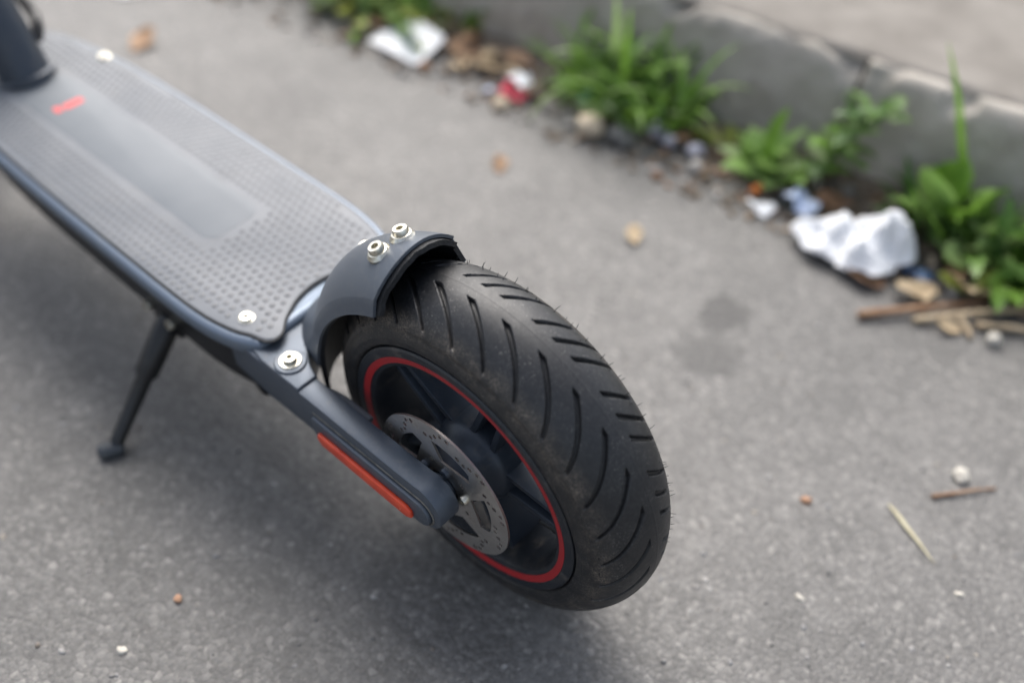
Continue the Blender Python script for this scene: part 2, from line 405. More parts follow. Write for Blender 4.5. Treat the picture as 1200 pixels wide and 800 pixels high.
# loose grit and crumbs on the asphalt (uncountable)
def scatter_mesh(name, items, colattr=True):
    bm = bmesh.new(); cl = bm.loops.layers.float_color.new('Col')
    for (c, s, seed, col) in items:
        n0 = len(bm.faces); pebble_geo(bm, c, s, seed)
        bm.faces.ensure_lookup_table()
        for fc in bm.faces[n0:]:
            for lp in fc.loops: lp[cl] = (*col, 1)
    return bm_mesh(bm, name)
def vcol_mat(name, rough=.85):
    mt = bpy.data.materials.new(name); mt.use_nodes = True; t = mt.node_tree
    a = t.nodes.new('ShaderNodeVertexColor'); a.layer_name = 'Col'
    t.links.new(a.outputs['Color'], t.nodes['Principled BSDF'].inputs['Base Color']); t.nodes['Principled BSDF'].inputs['Roughness'].default_value = rough
    return mt
M['vcol'] = vcol_mat('mixed_grit')
items = []
for k in range(1500):
    x = rnd.uniform(-.45, .75); y = rnd.uniform(-.55, .45)
    s = rnd.choice((.0005, .0007, .0009, .0012, .0016)) * rnd.uniform(.7, 1.2)
    c = rnd.choice(((.13, .128, .125), (.20, .195, .19), (.26, .25, .24), (.10, .10, .10), (.18, .155, .13)))
    items.append(((x, y, s*.15), (s*1.2, s, s*.7), k, c))
for k in range(260):
    x = rnd.uniform(-.45, .5); y = rnd.uniform(-.45, .42); s = rnd.uniform(.0014, .0030)
    c = rnd.choice(((.22, .215, .21), (.27, .265, .255), (.32, .31, .295), (.24, .22, .19), (.18, .18, .18)))
    items.append(((x, y, -s*.18), (s*1.25, s*.9, s*.45), k+9000, c))
link('grit', scatter_mesh('grit', items), M['vcol'], kind='stuff', label='fine grey grit scattered over the asphalt', cat='grit')
items = []
for k in range(1500):
    x = rnd.uniform(-.5, 1.0); t = rnd.random()**1.5; y = ky(x) + .005 + t*.14
    s = rnd.uniform(.0015, .0048)*(1 if rnd.random() < .9 else 1.8)
    c = rnd.choice(((.10, .075, .052), (.16, .12, .08), (.24, .18, .125), (.32, .26, .20), (.22, .155, .10), (.22, .21, .20), (.26, .14, .075), (.40, .38, .36)))
    items.append(((x, y, .010*(1-t)+s*.3), (s*1.5, s*.9, s*.5), k+5000, c))
link('litter_crumbs', scatter_mesh('litter_crumbs', items), M['vcol'], kind='stuff', label='small brown and tan crumbs of leaf, wood and stone along the kerb', cat='debris')

# ------------------------------------------------------------------ the scooter
LEAN = R(6.513); TR = 37.23
zc = ((127-TR)*math.cos(LEAN)+TR)/1000
scooter = bpy.data.objects.new('electric_scooter', None); C.objects.link(scooter)
scooter['label'] = 'dark grey electric kick scooter leaning on its kickstand, red striped rear wheel'; scooter['category'] = 'scooter'
ax = Vector((0, .127*math.sin(LEAN), .127*math.cos(LEAN)))
scooter.location = Vector((0, 0, zc-.0012)) - ax; scooter.rotation_euler = (-LEAN, 0, 0)
def part(name, bm, mt, parent=None, ang=35, smooth=True):
    me = bm if isinstance(bm, bpy.types.Mesh) else bm_mesh(bm, name)
    mm(me); o = link(name, me, mt, parent or scooter, smooth)
    if smooth: sharp(me, ang)
    return o

# --- tyre with real grooves
def tyre_mesh(nth=1800, fine=True):
    ph = list(np.arange(-58, 58.01, .92 if fine else 3))
    side = [60, 62, 63.2, 64, 65, 67, 70] + [200+i for i in range(9)]
    ph = np.array([-s for s in reversed(side)] + ph + side); th = np.arange(nth)*360/nth
    P, T = np.meshgrid(ph, th)                                 # rows theta
    lip = np.array([(101.2, 34.3), (100.2, 34.9), (99.4, 34.9), (98.4, 34.4), (96.8, 34.5), (95.2, 34.1), (94.2, 33.0), (93.3, 31.2), (90, 28)])
    rho = 127-TR + TR*np.cos(np.radians(P))
    def sst(a, b, x):
        t = np.clip((x-a)/(b-a), 0, 1); return t*t*(3-2*t)
    dep = np.zeros_like(P)
    def groove(T0, period, f, df, s, w0, w1, pa, pb, depth):
        A = P*s; x = A-pa
        dth = (T - T0 - f(x) + period/2) % period - period/2
        fp = np.abs(df(x))                                     # deg/deg
        dist = np.abs(np.radians(dth)*rho)*TR/np.sqrt(TR**2+(rho*fp)**2)
        k = np.clip(x/(pb-pa), 0, 1); wd = w0+(w1-w0)*k
        e = 1-sst(wd-.28, wd+.28, dist)
        e *= sst(pa-.6, pa+.9, A)*(1-sst(pb-2.5, pb+1.2, A))
        return e*depth*(1-.25*k)
    if fine:
        dep = np.maximum(dep, groove(86.3, 12, lambda x: .4905*x-.0031*x*x, lambda x: .4905-.0062*x, 1, 1.45, 1.0, 9, 56, 3.0))
        for o, e in ((78.8, 42), (85.5, 53), (92.0, 53)):
            dep = np.maximum(dep, groove(o, 24, lambda x: .24*x-.0008*x*x, lambda x: .24-.0016*x, -1, 1.35, 1.0, 9, e, 3.0))
    off = np.zeros_like(P)
    aP = np.abs(P)
    off -= .9*sst(61.5, 64, aP)                                # step below the tread shoulder
    off += .18*np.exp(-((P)/.5)**2)                            # parting line
    rr = TR - dep + off
    rad = 127-TR + rr*np.cos(np.radians(P)); y = rr*np.sin(np.radians(P))
    ml = aP > 150; li = np.clip(aP-200, 0, 8).astype(int)
    rad = np.where(ml, lip[li, 0], rad); y = np.where(ml, lip[li, 1]*np.sign(P), y)
    aP = np.where(ml, 72+li, aP)
    X = rad*np.cos(np.radians(T)); Zc = rad*np.sin(np.radians(T))
    nv = P.size; nph = len(ph)
    co = np.stack([X, y, Zc], -1).reshape(-1, 3)
    idx = np.arange(nv).reshape(nth, nph); nx = np.roll(idx, -1, 0)
    q = np.stack([idx[:, :-1], nx[:, :-1], nx[:, 1:], idx[:, 1:]], -1).reshape(-1, 4)
    me = bpy.data.meshes.new('tyre'); me.vertices.add(nv); me.vertices.foreach_set('co', co.ravel())
    nf = len(q); me.loops.add(nf*4); me.loops.foreach_set('vertex_index', q.ravel().astype(np.int32))
    me.polygons.add(nf); me.polygons.foreach_set('loop_start', np.arange(nf, dtype=np.int32)*4)
    me.update(calc_edges=True); me.validate()
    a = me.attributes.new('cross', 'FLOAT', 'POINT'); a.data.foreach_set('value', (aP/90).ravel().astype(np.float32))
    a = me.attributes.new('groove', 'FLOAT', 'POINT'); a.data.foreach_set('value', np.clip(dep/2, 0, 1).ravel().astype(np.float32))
    return me

# --- rim, spokes, hub
bm = bmesh.new()
half = [(93.2, 31), (93, 33.6), (91.8, 34.6), (88, 34.4), (81, 33.0), (78.6, 32.0), (77.2, 29.5), (76, 20), (75.6, 8), (75.6, 0)]
lathe_y(bm, half + [(r, -y) for r, y in reversed(half[:-1])] + [half[0]], 144)
wheel = part('rear_wheel', bm, M['cast'])
ty = tyre_mesh()
part('tyre', ty, M['tyre'], wheel, ang=60)
for s in (1, -1):
    bm = bmesh.new()
    lathe_y(bm, [(r, s*y) for r, y in ((86.3, 34.00), (86.2, 34.32), (84, 33.86), (81.6, 33.38), (81.5, 33.0), (86.3, 34.0))], 144)
    part('rim_stripe', bm, M['red'], wheel)
bm = bmesh.new()
lathe_y(bm, [(0.01, -40), (14, -40), (16, -36), (27, -32), (30, -27), (31, 18), (29, 24), (24, 28), (20, 36), (19, 43.5), (.01, 43.5)], 64)
part('hub', bm, M['hub'], wheel)
for k in range(5):
    a = 36 + 72*k
    bm = bmesh.new()
    for s in (-1, 1):                                          # a spoke is a pair of ribs with a web
        poly = [(27, s*8.5-2.4), (77.5, s*6.2-2.2), (77.5, s*6.2+2.2), (27, s*8.5+2.4)]
        prism_bm(bm, poly, -12, 21, 'y', 1.2, 2)
    prism_bm(bm, [(26, -8), (77.4, -6), (77.4, 6), (26, 8)], -9, 9, 'y', .6, 1)
    bmesh.ops.rotate(bm, verts=bm.verts, cent=(0, 0, 0), matrix=Matrix.Rotation(-R(a), 3, 'Y'))
    part('spoke', bm, M['hub'], wheel)
# valve
bm = bmesh.new(); a = R(208)
lathe_dir(bm, [(3.2, 0), (3.2, 10), (2.6, 11), (2.6, 20), (2.2, 21)], (75*math.cos(a), 6, 75*math.sin(a)), (-math.cos(a), .35, -math.sin(a)), 14)
part('valve', bm, M['black'], wheel)

# --- brake disc cut from a 2D curve with holes
def circ_pts(cx, cy, r, n=20): return [(cx+r*math.cos(2*math.pi*i/n), cy+r*math.sin(2*math.pi*i/n)) for i in range(n)]
loops = [circ_pts(0, 0, 53.8, 128), circ_pts(0, 0, 12, 40)]
for k in range(5):
    a0 = R(72*k+8)
    # curved windows between ring and centre
    out = [(40.0*math.cos(a0+R(q)), 40.0*math.sin(a0+R(q))) for q in np.linspace(0, 46, 14)]
    inn = [((24.5 + 9*(q/40)**2)*math.cos(a0+R(q+14)), (24.5 + 9*(q/40)**2)*math.sin(a0+R(q+14))) for q in np.linspace(40, -4, 12)]
    loops.append(out+inn)
    loops.append(circ_pts(22*math.cos(a0+R(58)), 22*math.sin(a0+R(58)), 1.6, 14))
for k in range(30):
    a = R(12*k + 2); rr = (43.2, 46.6, 50.2)[k % 3]
    loops.append(circ_pts(rr*math.cos(a), rr*math.sin(a), 1.75, 12))
    if k % 3 == 1:
        for q, r3 in ((5.5, 50.0), (-5.0, 43.4)): loops.append(circ_pts(r3*math.cos(a+R(q)), r3*math.sin(a+R(q)), 1.5, 12))
cu = bpy.data.curves.new('disc_curve', 'CURVE'); cu.dimensions = '2D'; cu.fill_mode = 'BOTH'; cu.extrude = .7; cu.bevel_depth = 0
for lp in loops:
    s = cu.splines.new('POLY'); s.points.add(len(lp)-1); s.use_cyclic_u = True
    for i, (x, y) in enumerate(lp): s.points[i].co = (x, y, 0, 1)
tmp = bpy.data.objects.new('tmp', cu); C.objects.link(tmp)
dg = bpy.context.evaluated_depsgraph_get(); dme = bpy.data.meshes.new_from_object(tmp.evaluated_get(dg))
bpy.data.objects.remove(tmp); bpy.data.curves.remove(cu)
dme.name = 'brake_disc'; dme.materials.clear()
dme.transform(Matrix.Translation((0, 46.2, 0)) @ Matrix.Rotation(R(90), 4, 'X'))
disc = part('brake_disc', dme, M['disc'], wheel, ang=30)
for k in range(5):
    a = R(72*k+102)
    bm = bmesh.new()
    lathe_dir(bm, [(3.4, 0), (3.4, 1.4), (2.8, 2.3), (1.7, 2.4), (1.6, 1.2)], (17.5*math.cos(a), 46.9, 17.5*math.sin(a)), (0, 1, 0), 18, flat={3, 4})
    part('disc_bolt', bm, M['steel'] if k == 1 else M['hub'], wheel)
bm = bmesh.new()
lathe_dir(bm, [(9, 0), (9, 5), (8, 6)], (0, 43.5, 0), (0, 1, 0), 32)
part('axle_spacer', bm, M['hub'], wheel)

# --- rubber vent hairs left on the tread
bm = bmesh.new(); rh = random.Random(3)
def hair(th, ph, L_, r=.24):
    t, f = R(th), R(ph)
    n = Vector((math.cos(f)*math.cos(t), math.sin(f), math.cos(f)*math.sin(t)))
    base = Vector(((127-TR)*math.cos(t), 0, (127-TR)*math.sin(t))) + n*(TR-.6)
    dr = (n + Vector((rh.uniform(-.3, .3), rh.uniform(-.4, .25), rh.uniform(-.3, .3)))).normalized()
    bend = Vector((rh.uniform(-1, 1), rh.uniform(-1, 1), rh.uniform(-1, 1)))*.5
    pts = [base, base+dr*(L_*.5), base+(dr+bend*.25).normalized()*L_]
    tube_bm(bm, pts, [r, r*.9, r*.5], 5)
for k in range(150):
    hair(k*2.4+rh.uniform(-1.0, 1.0), -rh.choice((33, 38, 42, 46, 52)), rh.uniform(2.0, 5.0))
for k in range(40): hair(k*9+rh.uniform(-2, 2), rh.choice((57, 60)), rh.uniform(1.0, 2.2))
o = part('vent_hairs', bm, M['black'], wheel); o['kind'] = 'stuff'

# --- rear fork: yoke under the deck end and two arms
def arc(cx, cy, r, a0, a1, n=8): return [(cx+r*math.cos(R(a0+(a1-a0)*i/n)), cy+r*math.sin(R(a0+(a1-a0)*i/n))) for i in range(n+1)]
bm = bmesh.new()
yoke = [(215, 60), (170, 63.5), (150, 66.6), (112, 66.9), (112, 50.5), (123, 47), (134, 40), (143, 28), (148, 14), (149.5, 0)]
yoke = yoke + [(x, -y) for x, y in reversed(yoke[:-1])]
prism_bm(bm, yoke, -14, 19.5, 'z', 1.6, 3)
side = [(188, 8), (186, 17.6), (118, 17.6), (20, 16.6)] + arc(0, 0, 17.6, 75, 265, 14) + [(60, -16.6), (100, -16.2), (150, -18), (188, -13)]
for s in (1, -1):
    prism_bm(bm, side, s*51, s*67, 'y', 1.1, 2)
fork = part('rear_fork', bm, M['paint'], ang=30)
for s in (1, -1):
    bm = bmesh.new()
    cov = [(97, 6.4), (40, 6.6)] + arc(0, -3.6, 10.2, 88, 272, 14) + [(90, -14.2), (97, -11.5), (99.5, -4), (99, 4)]
    prism_bm(bm, cov, s*66.5, s*70.2, 'y', 1.0, 2)
    cv = part('arm_cover', bm, M['paint'], fork, ang=30)
    bm = bmesh.new()                                           # dirt-filled bead along the seam
    rib = [Vector((99, s*67.1, 7.6)), Vector((40, s*67.1, 7.8))] + [Vector((x, s*67.1, z)) for x, z in arc(0, -3.6, 11.4, 88, 250, 12)]
    tube_bm(bm, rib, .7, 6); part('cover_seam', bm, M['seam'], fork)
    bm = bmesh.new()
    rf = [(90.5, -2.6), (92.0, -7.3), (88, -12.6), (8, -13.4), (3.5, -10.5), (3.8, -5.2), (8, -2.4)]
    prism_bm(bm, rf, s*69.8, s*73.0, 'y', 1.2, 3)
    part('reflector', bm, M['reflector'], fork, ang=40)
    bm = bmesh.new()
    lathe_dir(bm, [(10.5, 0), (10.5, 3.5), (9.6, 4.5)], (0, s*46.8, 0), (0, s, 0), 6 if s < 0 else 32)
    part('axle_nut', bm, M['hub'], fork)

# --- deck
def deck_outline(inset=0.0, x0=157.0, x1=652.0):
    """closed outline, left rear -> front -> right rear"""
    hw = [(x0, 60.5), (x0+9, 65.8), (178, 70.8), (196, 74.8), (215, 76.9), (240, 77.8), (300, 78), (420, 77.6), (500, 75.5), (560, 70.5), (610, 62), (640, 50), (x1, 34)]
    L_ = [Vector((x, y, 0)) for x, y in hw]
    L_ = bez(L_, 6)
    pts = [(q.x, q.y) for q in L_] + [(q.x, -q.y) for q in reversed(L_)]
    if inset:
        n = len(pts); out = []
        for i in range(n):
            a = Vector(pts[i-1]); b = Vector(pts[(i+1) % n]); t = (b-a).normalized()
            nn = Vector((t.y, -t.x))                           # inward for this winding
            out.append((pts[i][0]+nn.x*inset, pts[i][1]+nn.y*inset))
        return out
    return pts
def loft(levels):
    bm = bmesh.new(); rows = []
    for z, ins in levels: rows.append([bm.verts.new((x, y, z)) for x, y in deck_outline(ins)])
    n = len(rows[0])
    for j in range(len(rows)-1):
        for i in range(n): bm.faces.new((rows[j][i], rows[j][(i+1) % n], rows[j+1][(i+1) % n], rows[j+1][i]))
    bm.faces.new(rows[0]); bm.faces.new(list(reversed(rows[-1])))
    return bm
part('deck_frame', loft([(24.0, 8.5), (24.6, 7.0), (24.5, 4.6), (23.9, 2.7), (22.8, 1.2), (21.2, .3), (18.6, 0), (15.5, 0), (13.2, .7), (12, 2.2), (11.5, 6), (8, 8), (2, 10)]), M['rail'], ang=50)
part('battery_housing', loft([(4, 8.5), (-34, 11), (-40, 14), (-42, 20)]), M['black'], ang=50)
# rubber mat with a rear notch round the mudguard foot
def mat_outline(ins):
    o = deck_outline(7.0+ins)
    n = len(o)//2; base = deck_outline(7.0); left = [o[i] for i in range(n) if base[i][0] > 168]; right = [(x, -y) for x, y in reversed(left)]
    notch = [Vector((x, y, 0)) for x, y in ((161.0+ins, 57.6-ins), (156.2+ins, 55.8-ins), (153.0+ins, 52.0-ins*.7), (152.8+ins, 47-ins*.3), (155.8+ins, 42), (161.5+ins, 36), (166.5+ins, 28), (171+ins, 19), (174.0+ins, 8), (174.6+ins, 0))]
    notch = [(q.x, q.y) for q in bez(notch, 4)]
    a = list(reversed(notch))                                 # centre -> left corner
    b = [(x, -y) for x, y in notch]                           # right corner -> centre
    pts = a + left + right + b[:-1]
    return pts
def mat_mesh(levels):
    bm = bmesh.new(); rows = [[bm.verts.new((x, y, z)) for x, y in mat_outline(ins)] for z, ins in levels]; n = len(rows[0])
    for j in range(len(rows)-1):
        for i in range(n): bm.faces.new((rows[j][i], rows[j][(i+1) % n], rows[j+1][(i+1) % n], rows[j+1][i]))
    bm.faces.new(rows[-1]); return bm
dm = part('deck_mat', mat_mesh([(23.0, 0.0), (25.9, 0.0), (26.5, .35), (26.7, 1.0)]), M['mat'], ang=40)
bm = bmesh.new(); pts = [Vector((x, y, 25.1)) for x, y in mat_outline(-.55)]
tube_bm(bm, pts + [pts[0]], 1.0, 6, False); part('mat_seal', bm, M['liner'], dm)
# anti-slip studs (too small to pick apart)
def inside(x, y):
    o = mat_in; c = False; j = len(o)-1
    for i in range(len(o)):
        if (o[i][1] > y) != (o[j][1] > y) and x < (o[j][0]-o[i][0])*(y-o[i][1])/(o[j][1]-o[i][1])+o[i][0]: c = not c
        j = i
    return c
mat_in = mat_outline(4.2)
SCREWS = [(181.7, 52.5), (174.0, -48.5), (543.3, -62.0), (543.3, 62.0)]
bm = bmesh.new(); rs = random.Random(11)
for i in range(0, 67):
    for j in range(-11, 12):
        x = 160 + i*7.4 + (3.7 if j % 2 else 0); y = j*6.6
        if not inside(x, y): continue
        if 258 < x < 508 and abs(y) < 27: continue
        if x >= 508 and abs(y) < 30: continue
        if any((x-a)**2+(y-b)**2 < 70 for a, b in SCREWS): continue
        hgt = .62*rs.uniform(.8, 1.1)
        lathe_dir(bm, [(2.3, 0), (2.0, hgt*.8), (1.3, hgt)], (x, y, 26.65), (0, 0, 1), 8)
for v in bm.verts: pass
so_ = part('mat_studs', bm, M['stud'], dm); so_['kind'] = 'stuff'
def rrect(x0, x1, y0, y1, r, n=6):
    return arc(x1-r, y1-r, r, 0, 90, n)+arc(x0+r, y1-r, r, 90, 180, n)+arc(x0+r, y0+r, r, 180, 270, n)+arc(x1-r, y0+r, r, 270, 360, n)
bm = bmesh.new(); prism_bm(bm, rrect(264, 553, -24, 23, 11), 26.2, 26.9, 'z', .18, 2); part('mat_panel', bm, M['panel'], dm)
# red printed mark
bm = bmesh.new()
prism_bm(bm, rrect(494.5, 503.5, -13.5, 4.5, 2.5), 26.8, 27.05, 'z')
prism_bm(bm, rrect(495.5, 505.5, 6.2, 12.5, 2.2), 26.8, 27.05, 'z')
part('red_mark', bm, M['logo'], dm)

# --- screws
def screw(o, axd, r, h, parent=None, washer=None, name='screw'):
    bm = bmesh.new()
    lathe_dir(bm, [(r, 0), (r, h*.72), (r*.88, h), (r*.50, h), (r*.47, h*.25)], o, axd, 36, flat={3, 4})
    s = part(name, bm, M['steel'], parent, ang=30)
    if washer:
        bm = bmesh.new(); lathe_dir(bm, [(q, hh) for q, hh in washer], o, axd, 36)
        part('washer', bm, M['steel'], s, ang=30)
    return s
for x, y in SCREWS: screw((x, y, 26.4), (0, 0, 1), 4.6, 2.6, name='deck_screw', washer=[(5.6, 0), (5.6, .5), (5.2, .7)])
for s in (1, -1):
    bm = bmesh.new(); lathe_dir(bm, [(11, -4), (11, 1.2), (10.2, 1.9)], (134, s*54.5, 19.0), (0, 0, 1), 40)
    part('hinge_boss', bm, M['paint'], fork)
    screw((134, s*54.5, 20.6), (0, 0, 1), 5.0, 4.6, name='hinge_screw', washer=[(7.6, 0), (7.6, .9), (7.1, 1.2)])

# --- cut-down mudguard
def crown(th):
    r = 149.5
    if th < 20: r += 20*(min(20-th, 12.5)/13)**2
    return r
FY = 4.5
def fprof(th, shrink=0):
    c = crown(th); fl = max(0, (20-th)/13)**2
    pts = []
    for y, dr in ((0, 0), (5, -.35), (10, -1.5), (15, -3.4), (20, -6.0), (25, -9.4), (30, -13.6), (34, -18.0)):
        pts.append((y, c+dr*(1+.5*fl)-shrink))
    rb = 121.5
    top = pts[-1][1]
    for k in (.08, .5, 1): pts.append((34.3+4.2*k, top+(rb-top)*k))
    return pts
def fender_mesh(name, th0, th1, shrink, ymul, thick, rag=0):
    v = []; f = []; nth = 60; rows = []
    rg = random.Random(5)
    for i in range(nth+1):
        th = th0+(th1-th0)*i/nth
        pr = fprof(th if shrink == 0 else max(th, 20), shrink)
        lo = pr[-4][1]
        full = [(-y*.95, r if r >= lo else lo-(lo-r)*1.8) for y, r in reversed(pr[1:])] + pr
        row = []
        for y, r in full:
            t2 = th + 4.5*(1-(abs(y)/39)**2)*(i/nth)**4 - (3.0 if y < -30 else 0)*(i/nth)**4
            if rag and i == nth: t2 += rg.uniform(-rag, rag)
            row.append((r*math.cos(R(t2)), y*ymul+FY, r*math.sin(R(t2))))
        rows.append(row)
    n = len(rows[0])
    for rw in rows: v += rw
    for i in range(nth):
        for j in range(n-1): f.append((i*n+j, i*n+j+1, (i+1)*n+j+1, (i+1)*n+j))
    me = mesh(name, v, f)
    bm = bmesh.new(); bm.from_mesh(me); bmesh.ops.recalc_face_normals(bm, faces=bm.faces)
    fc = max(bm.faces, key=lambda q: q.calc_center_median().z)
    if fc.normal.z < 0: bmesh.ops.reverse_faces(bm, faces=bm.faces)
    old = list(bm.faces)
    bmesh.ops.solidify(bm, geom=old, thickness=thick)
    return bm_mesh(bm, name)
fender = part('mudguard', fender_mesh('mudguard', 7.5, 66.0, 0, 1.0, 2.0), M['fender'], ang=28)
part('mudguard_liner', fender_mesh('mudguard_liner', -6, 67.4, 2.6, .94, 3.2, .4), M['liner'], fender, ang=40)
for (x, y, z) in ((70.2, 17.0, 132.0), (65.5, 2.0, 134.4)):
    th = math.atan2(z, x); u_ = y-FY; r0 = crown(60) - .0155*u_*u_ - .2
    n = Vector((.26, .06+.016*u_, 1)).normalized()
    screw((r0*math.cos(th), y, r0*math.sin(th)), n, 4.9, 6.2, fender, washer=[(7.6, -4.5), (7.6, .6), (7.1, 1.1), (6.0, 2.8), (4.9, 3.1)], name='mudguard_screw')

# --- kickstand (built in scooter space; foot on the ground)
Minv = Matrix.Rotation(LEAN, 3, 'X')
def w2s(q): return Minv @ (Vector(q) - Vector((0, 0, zc*1000)))
foot = w2s((268, 134, 9)); top = Vector((284, 62, -33))
dirk = (top-foot).normalized()
ks = bpy.data.objects.new('kickstand', None)
bm = bmesh.new()
tube_bm(bm, [foot+dirk*4, foot+dirk*20, foot+dirk*58, foot+dirk*62, foot+dirk*98, top-dirk*2], [5.6, 5.6, 6.4, 9.0, 10.0, 9.0], 20)
kick = part('kickstand', bm, M['black'])
bm = bmesh.new()
f0 = foot + Vector((0, 0, -2)); nd = Minv @ Vector((0, 0, 1))
side_ = Vector((.45, .80, 0)).normalized()
tube_bm(bm, [f0-side_*7, f0-side_*5, f0+side_*6, f0+side_*11, f0+side_*13], [3.0, 5.8, 6.8, 6.2, 3.4], 16)
part('foot', bm, M['foot'], kick)
bm = bmesh.new()
prism_bm(bm, rrect(266, 304, 38, 68, 4), -44, -27, 'z', 2, 2); part('bracket', bm, M['black'], kick)
for x in (300, 270):
    screw((x, 69, -27), (0, 1, .25), 4.2, 4, kick, name='bolt')

# --- neck, steering column, front wheel and handlebar (mostly out of frame)
def dirv(a): return Vector((math.cos(R(a)), 0, math.sin(R(a))))
bm = bmesh.new()
tube_bm(bm, bez([(566, 0, 18), (580, 0, 50), (600, 0, 96), (628, 0, 150), (668, 0, 200), (715, 0, 225)], 6), 22.5, 40)
neck = part('neck', bm, M['hub'])
bm = bmesh.new(); lathe_dir(bm, [(27, 0), (26.5, 1.0), (24.5, 2), (23, 3)], (570, 0, 25.6), (.35, 0, 1), 48); part('neck_collar', bm, M['hub'], neck)
bm = bmesh.new()
tube_bm(bm, bez([(574, -22, 50), (582, -30, 58), (600, -35, 66), (640, -33, 96), (690, -24, 170), (735, -14, 300)], 8), 5.2, 12); part('brake_cable', bm, M['cable'])
colbase = Vector((752, 0, 175)); cd = Vector((-.20, 0, .98)).normalized()
bm = bmesh.new(); tube_bm(bm, [colbase-cd*30, colbase+cd*40, colbase+cd*860], [26, 24, 20], 32); part('steering_column', bm, M['paint'])
bm = bmesh.new(); ht = colbase+cd*860
tube_bm(bm, [ht+Vector((-20, -215, -8)), ht+Vector((0, -120, 0)), ht+Vector((0, 120, 0)), ht+Vector((-20, 215, -8))], 11, 20); hb = part('handlebar', bm, M['paint'])
for s in (1, -1):
    bm = bmesh.new(); tube_bm(bm, [ht+Vector((-8, s*125, -2)), ht+Vector((-21, s*222, -9))], 15.5, 20); part('grip', bm, M['liner'], hb)
FX = 838
bm = bmesh.new()
for s in (1, -1):
    tube_bm(bm, [(FX, s*52, 0), (FX-12, s*52, 60), (FX-55, s*46, 150), (745, s*10, 172)], [12, 13, 14, 16], 16)
part('front_fork', bm, M['paint'])
fw = wheel.copy(); C.objects.link(fw); fw.name = 'front_wheel'; fw.parent = scooter; fw.location = (FX/1000, 0, 0)
for ch in [c for c in wheel.children if not c.name.startswith(('brake_disc', 'disc_bolt', 'vent', 'axle_spacer'))]:
    c = ch.copy(); C.objects.link(c); c.parent = fw
bm = bmesh.new()
lathe_y(bm, [(134, -40), (139, -34), (142, -15), (142, 15), (139, 34), (134, 40)], 40, 10, 150, cx=FX, cz=0)
part('front_mudguard', bm, M['fender'])

# --- rear brake cable seen in the gap behind the hinge
bm = bmesh.new()
tube_bm(bm, bez([(168, 40, -6), (140, 43, -10), (118, 46, -2), (96, 45, 4), (70, 44, 2)], 6), 2.6, 10); part('caliper_cable', bm, M['mat'])

# ------------------------------------------------------------------ weeds along the kerb
def blade(length, width, bend, shape='grass', fold=.25, nseg=9, seed=0):
    """leaf growing along +x from the origin, bending down (z); returns mesh"""
    r = random.Random(seed); v = []; f = []
    x = z = 0; a = 0; st = length/nseg
    tw = r.uniform(-.5, .5)
    for i in range(nseg+1):
        t = i/nseg
        if shape == 'grass': wv = width*(min(1, .45+t*2.2))*(1-t**2.2)**.8
        elif shape == 'round': wv = width*(max(.10, math.sin(math.pi*min(1, max(0, (t-.28)/.72)))**.6) if t > .28 else .10)
        elif shape == 'broad': wv = width*(math.sin(math.pi*min(1, t*.93+.05))**.85)
        elif shape == 'toothed': wv = width*(math.sin(math.pi*min(1, t*.90+.08))**.9)*(1.0 if i % 2 else .48)
        else: wv = width
        if i == nseg: wv = width*.02
        wob = noise.noise(Vector((t*3, seed*1.7, 0)))*width*.25
        c, s = math.cos(tw*t), math.sin(tw*t)
        for k, q in ((-1, -.5), (0, 0), (1, .5)):
            yy = q*wv; zz = abs(q)*wv*fold
            v.append((x, yy*c-zz*s+wob, z+yy*s+zz*c))
        x += st*math.cos(a); z += st*math.sin(a); a -= bend/nseg*(.5+t)
    for i in range(nseg):
        b = i*3
        f += [(b, b+3, b+4, b+1), (b+1, b+4, b+5, b+2)]
    return mesh('leaf', v, f)
LV = {}
for shape, L_, W_, bends, fold, ns in (('grass', .10, .0055, (.3, .8, 1.4, 2.2), .35, 9), ('round', .055, .034, (.2, .6, 1.0), .18, 9), ('broad', .07, .020, (.3, .8, 1.3), .25, 9), ('toothed', .075, .026, (.3, .8, 1.2), .22, 15)):
    LV[shape] = [(L_, W_, b, fold, ns) for b in bends]
cache = {}
def leaf_mesh(shape, k, mt):
    key = (shape, k, mt)
    if key not in cache:
        L_, W_, b, fo, ns = LV[shape][k % len(LV[shape])]
        me = blade(L_, W_, b, shape, fo, ns, k); me.materials.append(M[mt]); me.polygons.foreach_set('use_smooth', [True]*len(me.polygons)); cache[key] = me
    return cache[key]
def plant(name, loc, label, cat, group=None):
    o = bpy.data.objects.new(name, None); C.objects.link(o); o.location = loc
    o['label'] = label; o['category'] = cat
    if group: o['group'] = group
    return o
def leaf(p, shape, k, mt, az, el, ln=1, wd=1, off=(0, 0, 0), rollz=0):
    o = bpy.data.objects.new('leaf', leaf_mesh(shape, k, mt)); C.objects.link(o); o.parent = p; o.location = off
    o.rotation_mode = 'XYZ'
    mtx = Matrix.Rotation(az, 4, 'Z') @ Matrix.Rotation(-el, 4, 'Y') @ Matrix.Rotation(rollz, 4, 'X')
    o.rotation_euler = mtx.to_euler(); o.scale = (ln, wd, ln)
    return o
def tuft(p, n, spread, lens, mats, seed, shape='grass', els=(35, 88), wd=(.8, 1.2), az=(0, 360)):
    r = random.Random(seed)
    for k in range(n):
        a = r.uniform(*az); q = r.random()**.6*spread; aa = r.uniform(0, 6.28)
        leaf(p, shape, r.randrange(4), r.choice(mats), R(a), R(r.uniform(*els)), r.uniform(*lens), r.uniform(*wd),
             (q*math.cos(aa)*1.4, q*math.sin(aa)*.7, r.uniform(-.002, .004)), r.uniform(-.5, .5))
GL = 'weeds growing at the kerb foot'
